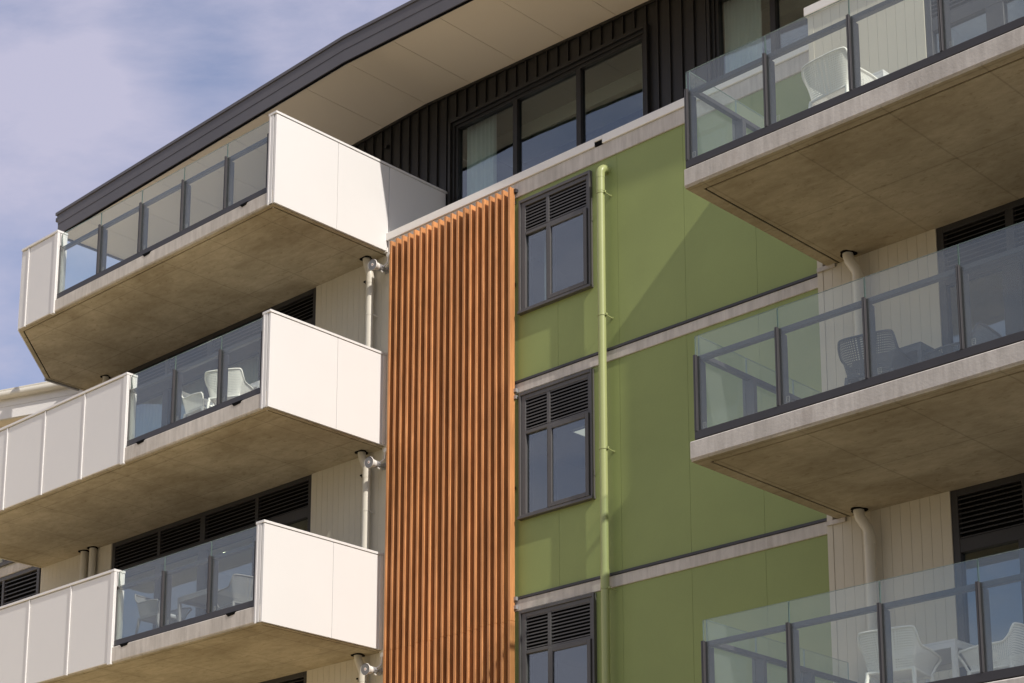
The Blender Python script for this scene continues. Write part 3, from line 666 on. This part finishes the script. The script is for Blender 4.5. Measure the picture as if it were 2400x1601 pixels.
m = MB(); m.box(-2.5, 1.5, 2.0, 2.6, 16.93, 17.16).box(2.6, 8.0, 2.0, 2.6, 16.93, 17.16); m.build('bulkhead', 'room', bld)
m = MB()
for x, y in ((-0.1, 3.4), (1.1, 3.2), (-1.6, 3.4)): m.tube([(x, y, 17.15), (x, y, 17.162)], 0.055, 20)
m.build('unlit_downlight', 'steel', bld)
m = MB(); m.tube([(-4.02, YP - .07, 17.33), (-4.02, YP - .04, 17.33)], 0.035, 16).box(-4.05, -3.99, YP - .045, YP - .001, 17.30, 17.36); m.build('wall_sensor', 'clad', bld)

rf = MB(); XE = -10.86
soff = MB()
xs = [XE] + [x for x in [-10.10 + 1.0 * i for i in range(30)] if x < 13.6] + [13.9]
xs = sorted(set([round(v, 3) for v in xs]))
xs = [XE, -10.09, -9.09, -8.09, -7.09, -6.09, -5.12, -4.10, -3.105] + [-3.105 + 1.005 * i for i in range(1, 17)] + [13.9]
for a, b in zip(xs, xs[1:]):
    for p, q in (((a + .004, b - .004)),) if not (a < -3.13 < b) else ((a + .004, -3.13), (-3.13, b - .004)):
        soff.prism([(p, -0.50), (q, -0.50), (q, YP + .3), (p, YP + .3)], lambda x, y: zr(x), lambda x, y: zr(x) + .02)
rfo = MB()
for a, b in ((XE, -3.13), (-3.13, 13.95)):
    rfo.prism([(a, -0.515), (b, -0.515), (b, 8.0), (a, 8.0)], lambda x, y: zr(x) + .0205, lambda x, y: zr(x) + .40)
rfo = rfo.build('roof', 'fascia', bld)
soff.build('soffit_sheet', 'soffit', rfo)
def strip(nm, mt, y0, y1, za, zb, xe=XE):
    m = MB()
    for a, b, o0, o1 in ((xe, -3.13, 0, 0), (-3.13, 1.5, 0, 0), (1.5, 5.5, 0, -.17), (5.5, 13.96, -.17, -.17)):  # unseen right eave flared outward to drop its shadow lower on the wall
        m.prism([(a, y0 + o0), (b, y0 + o1), (b, y1), (a, y1)], lambda x, y: zr(x) + za, lambda x, y: zr(x) + zb)
    return m.build(nm, mt, rfo)
strip('drip_edge', 'black', -0.530, -0.505, -.030, -.004, XE)
strip('fascia_board', 'fascia', -0.549, -0.516, -.004, .105, XE - .02)
strip('fascia_board', 'fascia', -0.543, -0.516, .109, .205, XE - .02)
strip('fascia_board', 'fascia', -0.549, -0.516, .209, .305, XE - .02)
strip('fascia_board', 'fascia', -0.543, -0.516, .309, .40, XE - .06)
strip('fascia_cap', 'fascia', -0.562, -0.20, .402, .452, XE - .09)
m = MB(); m.prism([(XE - .03, -.514), (XE - .001, -.514), (XE - .001, 8.0), (XE - .03, 8.0)], lambda x, y: zr(x) - .03, lambda x, y: zr(x) + .39); m.build('end_fascia', 'fascia', rfo)
m = MB(); m.prism([(XE - .18, -.50), (XE - .04, -.50), (XE - .04, 6.0), (XE - .18, 6.0)], 17.78, 17.86); m.build('gutter', 'fascia', rfo, bevel=.01)

# ---- neighbouring wing at far left
nb = empty('neighbouring_building', (-12.5, -0.53, 0), 0)
tag(nb, 'pale low wing with cream gutter and shaded eaves at the far left behind the balconies', 'building')
dv = Vector((0.942, 0.335)); nv = Vector((-dv.y, dv.x))
def nq(s_, t_): return (dv.x * s_ + nv.x * t_, dv.y * s_ + nv.y * t_)
def nbox(nm, mt, s0, s1, t0, t1, z0, z1, bv=0.0):
    return MB().prism([nq(s0, t0), nq(s1, t0), nq(s1, t1), nq(s0, t1)], z0, z1).build(nm, mt, nb, bv)
S1 = 1.9
m = MB(); m.tube([(*nq(-14, -0.05), 14.79), (*nq(S1, -0.05), 14.79)], 0.075, 14); m.build('gutter', 'gutter', nb)
nbox('roof_edge', 'gutter', -14, S1, -.10, .35, 14.84, 14.885, .01)
nbox('fascia', 'white', -14, S1, 0.02, 0.08, 14.592, 14.77)
nbox('fascia_lower', 'white', -14, S1, 0.024, 0.08, 14.36, 14.588)
nbox('eaves_lining', 'soffit', -14, S1, 0.082, 3.4, 14.38, 14.41)
nbox('roof', 'gutter', -14, S1, 0.08, 6, 14.75, 14.84)
wm = MB().box(-6, 1.86, 0.585, 0.75, 0, 14.2)
B('link_wall', 'white', bld, -11.4, -10.64, 0.10, 0.5, 11.7, 14.59)
# wing facade, its window and band, at the bottom left corner
B('wing_band', 'conc', bld, -16, -11.76, 0.03, 0.3, 11.585, 11.74)
boards(-16, -11.76, 11.75, 14.0, 0.08)
joinery(-14.6, -11.765, 8.65, 11.58, 0.045, [(-12.95, 0.07), (-13.9, 0.07)], 1.0, [(-12.95, 0.1), (-13.9, 0.1)], nb=12, name='window')
joinery(-14.6, -12.1, 11.80, 13.9, 0.03, [(-12.95, 0.07)], 0.5, [(-12.95, 0.1)], nb=6, name='window')
room(-14.5, -11.9, 0.2, 3.0, 8.7, 11.5)

# ============================================================ THINGS
# ---- curtains
def curtain(x0, x1, y, z0, z1, label, group, amp=0.018, pitch=0.062):
    m = MB(); n = int((x1 - x0) / 0.008); vs = []
    for i in range(n + 1):
        x = x0 + (x1 - x0) * i / n; ph = noise.noise((x * 2.7, y, z0)) * 5
        d = amp * math.sin(2 * math.pi * x / pitch + ph)
        vs += [(x, y + d, z0), (x, y + d * 0.8, z1)]
    m.add(vs, [(2*i, 2*i+2, 2*i+3, 2*i+1) for i in range(n)], True)
    o = m.build('curtain', 'curtain'); s = o.modifiers.new('solid', 'SOLIDIFY'); s.thickness = 0.004
    tag(o, label, 'curtain', group); return o
G = 'curtains behind the glazing'
curtain(-2.36, -1.75, YP + .17, 14.75, 17.14, 'pale curtain gathered at the left end of the dark penthouse window above the timber screen', G, .03, .085)
curtain(1.22, 1.46, YP + .17, 14.75, 17.14, 'narrow pale curtain at the right end of the penthouse window above the downpipe', G)
curtain(2.72, 3.35, YP + .17, 14.75, 17.14, 'pale curtain in the second penthouse window behind the top right glass balustrade', G)
curtain(-9.4, -4.5, YL + .25, 11.8, 14.0, 'full width sheer curtain behind the doors of the middle left balcony', G, .02, .09)
curtain(8.1, 12.0, YB + .25, 8.7, 10.8, 'long drawn curtain behind the doors of the middle right balcony', G, .025, .1)
curtain(8.1, 12.0, YB + .25, 5.6, 7.7, 'long drawn curtain behind the doors of the lowest right balcony', G, .025, .1)
curtain(0.28, 0.36, .30, 11.9, 13.9, 'thin strip of curtain edge inside the top window of the green wall', G, .01, .05)
# ---- lit lamps seen indoors
def light_thing(name, label, cat, x0, x1, y0, y1, z, mt='lit', round_=False):
    e = empty(name, ((x0 + x1) / 2, (y0 + y1) / 2, z)); tag(e, label, cat)
    hx, hy = (x1 - x0) / 2, (y1 - y0) / 2
    if round_:
        MB().tube([(0, 0, -.004), (0, 0, -.012)], hx, 24).build('diffuser', mt, e); MB().tube([(0, 0, -.001), (0, 0, -.008)], hx * 1.25, 24).build('trim_ring', 'white', e)
    else:
        MB().box(-hx, hx, -hy, hy, -.014, -.006).build('diffuser', mt, e); MB().ring([(-hx-.02,-hy-.02),(hx+.02,-hy-.02),(hx+.02,hy+.02),(-hx-.02,hy+.02)], [(-hx,-hy),(hx,-hy),(hx,hy),(-hx,hy)], -.02, -.002).build('frame', 'white', e)

# ---- horn loudspeakers
def horn(z, label):
    e = empty('horn_loudspeaker', (-2.66, 0.0, z)); tag(e, label, 'loudspeaker', 'horn loudspeakers beside the timber screen')
    c = Vector((0.035, -0.33, -0.12)); d = Vector((0.10, -0.98, -0.08)).normalized()
    prof = [(0.00, .085), (.012, .088), (.03, .074), (.07, .060), (.12, .055)]
    pt = lambda t: c - d * t
    MB().tube([pt(a) for a, r in prof], .1, 28, cap=False, radii=[r for a, r in prof]).build('bell', 'horn', e)
    MB().tube([pt(.004), pt(.03), pt(.07), pt(.10)], .1, 28, radii=[.082, .060, .045, .02]).build('throat', 'horn_in', e)
    MB().tube([pt(.002), pt(.06)], .024, 20).build('phase_plug', 'horn', e)
    MB().tube([pt(-.001), pt(.004)], .008, 12).build('centre_mark', 'red', e)
    MB().tube([pt(.121), pt(.15), pt(.22), pt(.235)], .05, 24, radii=[.052, .054, .050, .03]).build('driver_body', 'steel', e)
    m = MB(); q = pt(.16); m.bar(q + Vector((.055, 0, 0)), Vector((.05, -.07, -.10)), .02, .008); m.bar(q + Vector((-.055, 0, 0)), Vector((-.05, -.07, -.10)), .02, .008); m.box(-.06, .06, -.11, -.012, -.115, -.100); m.box(-.035, .035, -.012, -.001 + .0, -.15, -.05)
    m.build('bracket', 'steel', e)
    pts = [pt(.2) + Vector((0, 0, -.04))] + [Vector((.0 + .06 * math.sin(a) * .6 + .0, -.12 + .05 * math.cos(a), -.10 - .07 * math.sin(a))) for a in (0.4, 1.0, 1.6, 2.2, 2.8)] + [Vector((.045, -.03, .0)), Vector((.05, -.02, .12))]
    MB().tube(pts, .010, 10).build('cable', 'horn', e)
    MB().tube([(.05, -.001, .14), (.05, -.03, .14)], .035, 20).build('junction_box', 'horn', e)
horn(14.40, 'white horn loudspeaker under the topmost left balcony, beside the top of the timber screen')
horn(11.29, 'white horn loudspeaker under the middle left balcony, halfway down the timber screen')
horn(8.19, 'white horn loudspeaker under the lowest left balcony, at the bottom edge of the picture')

# ---- armchairs with pierced shells
def sstep(a, b, x):
    t = max(0, min(1, (x - a) / (b - a))); return t * t * (3 - 2 * t)
def chair(x, y, z, rz, kind, label, group, cushion=False):
    """origin on the floor; faces local +y"""
    pl, ne = {'white': ('plastic', 'plastic_net'), 'grey': ('grey_plastic', 'grey_net'), 'char': ('char_plastic', 'char_net')}[kind]
    e = empty('garden_armchair', (x, y, z), rz); tag(e, label, 'armchair', group)
    nu, nv_ = 60, 12
    def P(u, v):
        # u -1..1 from left arm front, around the back, to the right arm front; v 0 seat edge .. 1 rim
        a = abs(u); s = 1 if u > 0 else -1
        if a > 0.42:   # arm run
            t = (a - 0.42) / 0.58; bx, by = 0.235 + 0.0 * t, -0.17 + 0.40 * t; tx, ty = 0.300 + 0.01 * t, -0.20 + 0.50 * t
        else:
            ang = a / 0.42 * (math.pi / 2); ex = 0.62
            cx_ = math.copysign(abs(math.sin(ang)) ** ex, 1); cy_ = abs(math.cos(ang)) ** ex
            bx, by = 0.235 * cx_, -0.17 - 0.04 * cy_; tx, ty = 0.300 * cx_, -0.20 - 0.10 * cy_
        h = 0.645 + 0.165 * (1 - sstep(0.27, 0.50, a)) - 0.025 * sstep(0.75, 1.0, a)
        zb = 0.43 - 0.02 * (1 - sstep(.2, .5, a))
        w_ = v ** 1.15
        return Vector((s * (bx + (tx - bx) * w_), by + (ty - by) * w_, zb + (h - zb) * v))
    m = MB(); vs = []
    for j in range(nv_ + 1):
        for i in range(nu + 1):
            m.uv[len(vs)] = (i / nu * 78, j / nv_ * 17); vs.append(P(-1 + 2 * i / nu, j / nv_))
    m.add(vs, [(j*(nu+1)+i, j*(nu+1)+i+1, (j+1)*(nu+1)+i+1, (j+1)*(nu+1)+i) for j in range(nv_) for i in range(nu)], True)
    sh = m.build('shell', ne, e)
    rim = [P(-1 + 2 * i / nu, 1.0) for i in range(nu + 1)]
    fr = [P(-1, 1) + Vector((0, .035, -.03)), P(-1, .5) + Vector((0, .04, 0)), P(-1, 0) + Vector((0, .03, 0))]
    fl = [P(1, 1) + Vector((0, .035, -.03)), P(1, .5) + Vector((0, .04, 0)), P(1, 0) + Vector((0, .03, 0))]
    MB().tube(fr[::-1] + rim + fl, .013, 10).build('rim', pl, e)
    m = MB(); vs = []; k = len(vs); n = 20
    for j in range(n + 1):
        for i in range(n + 1):
            xx = -0.235 + 0.47 * i / n; yy = -0.20 + 0.46 * j / n
            m.uv[len(vs)] = (i / n * 30, j / n * 30); vs.append((xx, yy, 0.425 - 0.015 * math.cos(xx * 6) + 0.03 * max(0, yy - .1)))
    m.add(vs, [(j*(n+1)+i, j*(n+1)+i+1, (j+1)*(n+1)+i+1, (j+1)*(n+1)+i) for j in range(n) for i in range(n)], True)
    m.build('seat', ne, e)
    m = MB(); m.tube([(-.235, -.20, .42), (.235, -.20, .42)], .014, 8).tube([(-.235, .26, .42), (.235, .26, .42)], .014, 8).tube([(-.235, -.20, .42), (-.235, .26, .42)], .014, 8).tube([(.235, -.20, .42), (.235, .26, .42)], .014, 8)
    m.build('seat_frame', pl, e)
    for sx, sy in ((-1, -1), (1, -1), (-1, 1), (1, 1)):
        top = (sx * .235, .25 if sy > 0 else -.19, .43); bot = (sx * .275, .29 if sy > 0 else -.27, 0.0)
        MB().tube([top, bot], .02, 10, radii=[.024, .015]).build('leg', pl, e)
    if cushion: MB().box(-.21, .21, -.17, .24, .435, .485).build('cushion', 'cushion', e, bevel=.02, segs=3)
    return e
def table(x, y, z, sx, sy, mt, label):
    e = empty('square_table', (x, y, z)); tag(e, label, 'table', 'balcony tables')
    a, b = sx / 2, sy / 2
    B('table_top', mt, e, -a, a, -b, b, .715, .74, bevel=.004)
    m = MB(); m.box(-a, a, -b, -b + .03, .66, .714).box(-a, a, b - .03, b, .66, .714).box(-a, -a + .03, -b + .031, b - .031, .66, .714).box(a - .03, a, -b + .031, b - .031, .66, .714); m.build('apron', mt, e)
    for i in (-1, 1):
        for j in (-1, 1): MB().box(i * a - (0.045 if i > 0 else 0), i * a + (0.045 if i < 0 else 0), j * b - (0.045 if j > 0 else 0), j * b + (0.045 if j < 0 else 0), 0, .659).build('leg', mt, e)
GC = 'armchairs on the balconies'
# right, top
chair(7.22, -2.66, 11.72, R(-4), 'white', 'white pierced armchair alone on the topmost right balcony', GC)
table(7.20, -2.02, 11.72, .8, .8, 'white', 'white square table on the topmost right balcony')
# right, middle
chair(7.36, -2.44, 8.63, R(12), 'char', 'charcoal pierced armchair with its back to the glass of the middle right balcony', GC)
table(7.43, -1.95, 8.63, .82, .80, 'char_plastic', 'charcoal square table on the middle right balcony')
chair(8.12, -1.95, 8.63, R(95), 'char', 'charcoal armchair to the right of the table on the middle right balcony', GC)
# right, bottom
chair(7.50, -2.50, 5.54, R(10), 'white', 'white pierced armchair with its back to the glass of the lowest right balcony', GC)
table(7.60, -1.87, 5.54, .8, .8, 'white', 'white square table on the lowest right balcony')
chair(8.30, -1.88, 5.54, R(92), 'white', 'white armchair to the right of the table on the lowest right balcony', GC)
# left, middle
chair(-4.28, -1.62, 11.76, R(28), 'white', 'sunlit white armchair with its back to the glass of the middle left balcony', GC)
chair(-4.98, -1.52, 11.76, R(-92), 'white', 'white armchair with grey cushion seen side on, on the middle left balcony', GC, True)
table(-4.33, -0.96, 11.76, .8, .8, 'white', 'white square table on the middle left balcony')
# left, bottom
chair(-5.66, -1.70, 8.66, R(-88), 'grey', 'grey armchair with cushion, left of the table on the lowest left balcony', GC, True)
table(-4.98, -1.18, 8.66, .8, .85, 'grey_plastic', 'grey square table on the lowest left balcony')
chair(-4.22, -1.32, 8.66, R(80), 'grey', 'grey armchair right of the table on the lowest left balcony', GC)
# round wicker stool far out on the top left balcony
e = empty('wicker_stool', (-7.25, -1.30, 14.63)); tag(e, 'round ribbed wicker stool just showing over the rail of the top left balcony', 'stool')
m = MB(); m.tube([(0, 0, .0), (0, 0, .70)], .20, 32); m.build('drum', 'wicker', e)
m = MB()
for i in range(28):
    a = 2 * math.pi * i / 28; m.tube([(.20 * math.cos(a), .20 * math.sin(a), .02), (.215 * math.cos(a), .215 * math.sin(a), .62), (.205 * math.cos(a), .205 * math.sin(a), .74), (.15 * math.cos(a), .15 * math.sin(a), .77)], .012, 6)
m.build('weave', 'wicker', e)
m = MB(); m.tube([(0, 0, .70), (0, 0, .76)], .19, 32); m.build('top', 'plastic', e)

light_thing('ceiling_light_panel', 'lit square ceiling panel seen inside the middle window of the green wall', 'ceiling light', 0.0, 0.6, 1.2, 1.8, 11.39)
light_thing('recessed_downlight', 'lit round downlight seen through the doors of the lowest left balcony', 'ceiling light', -8.49, -8.35, 1.56, 1.70, 11.436, 'lit_spot', True)
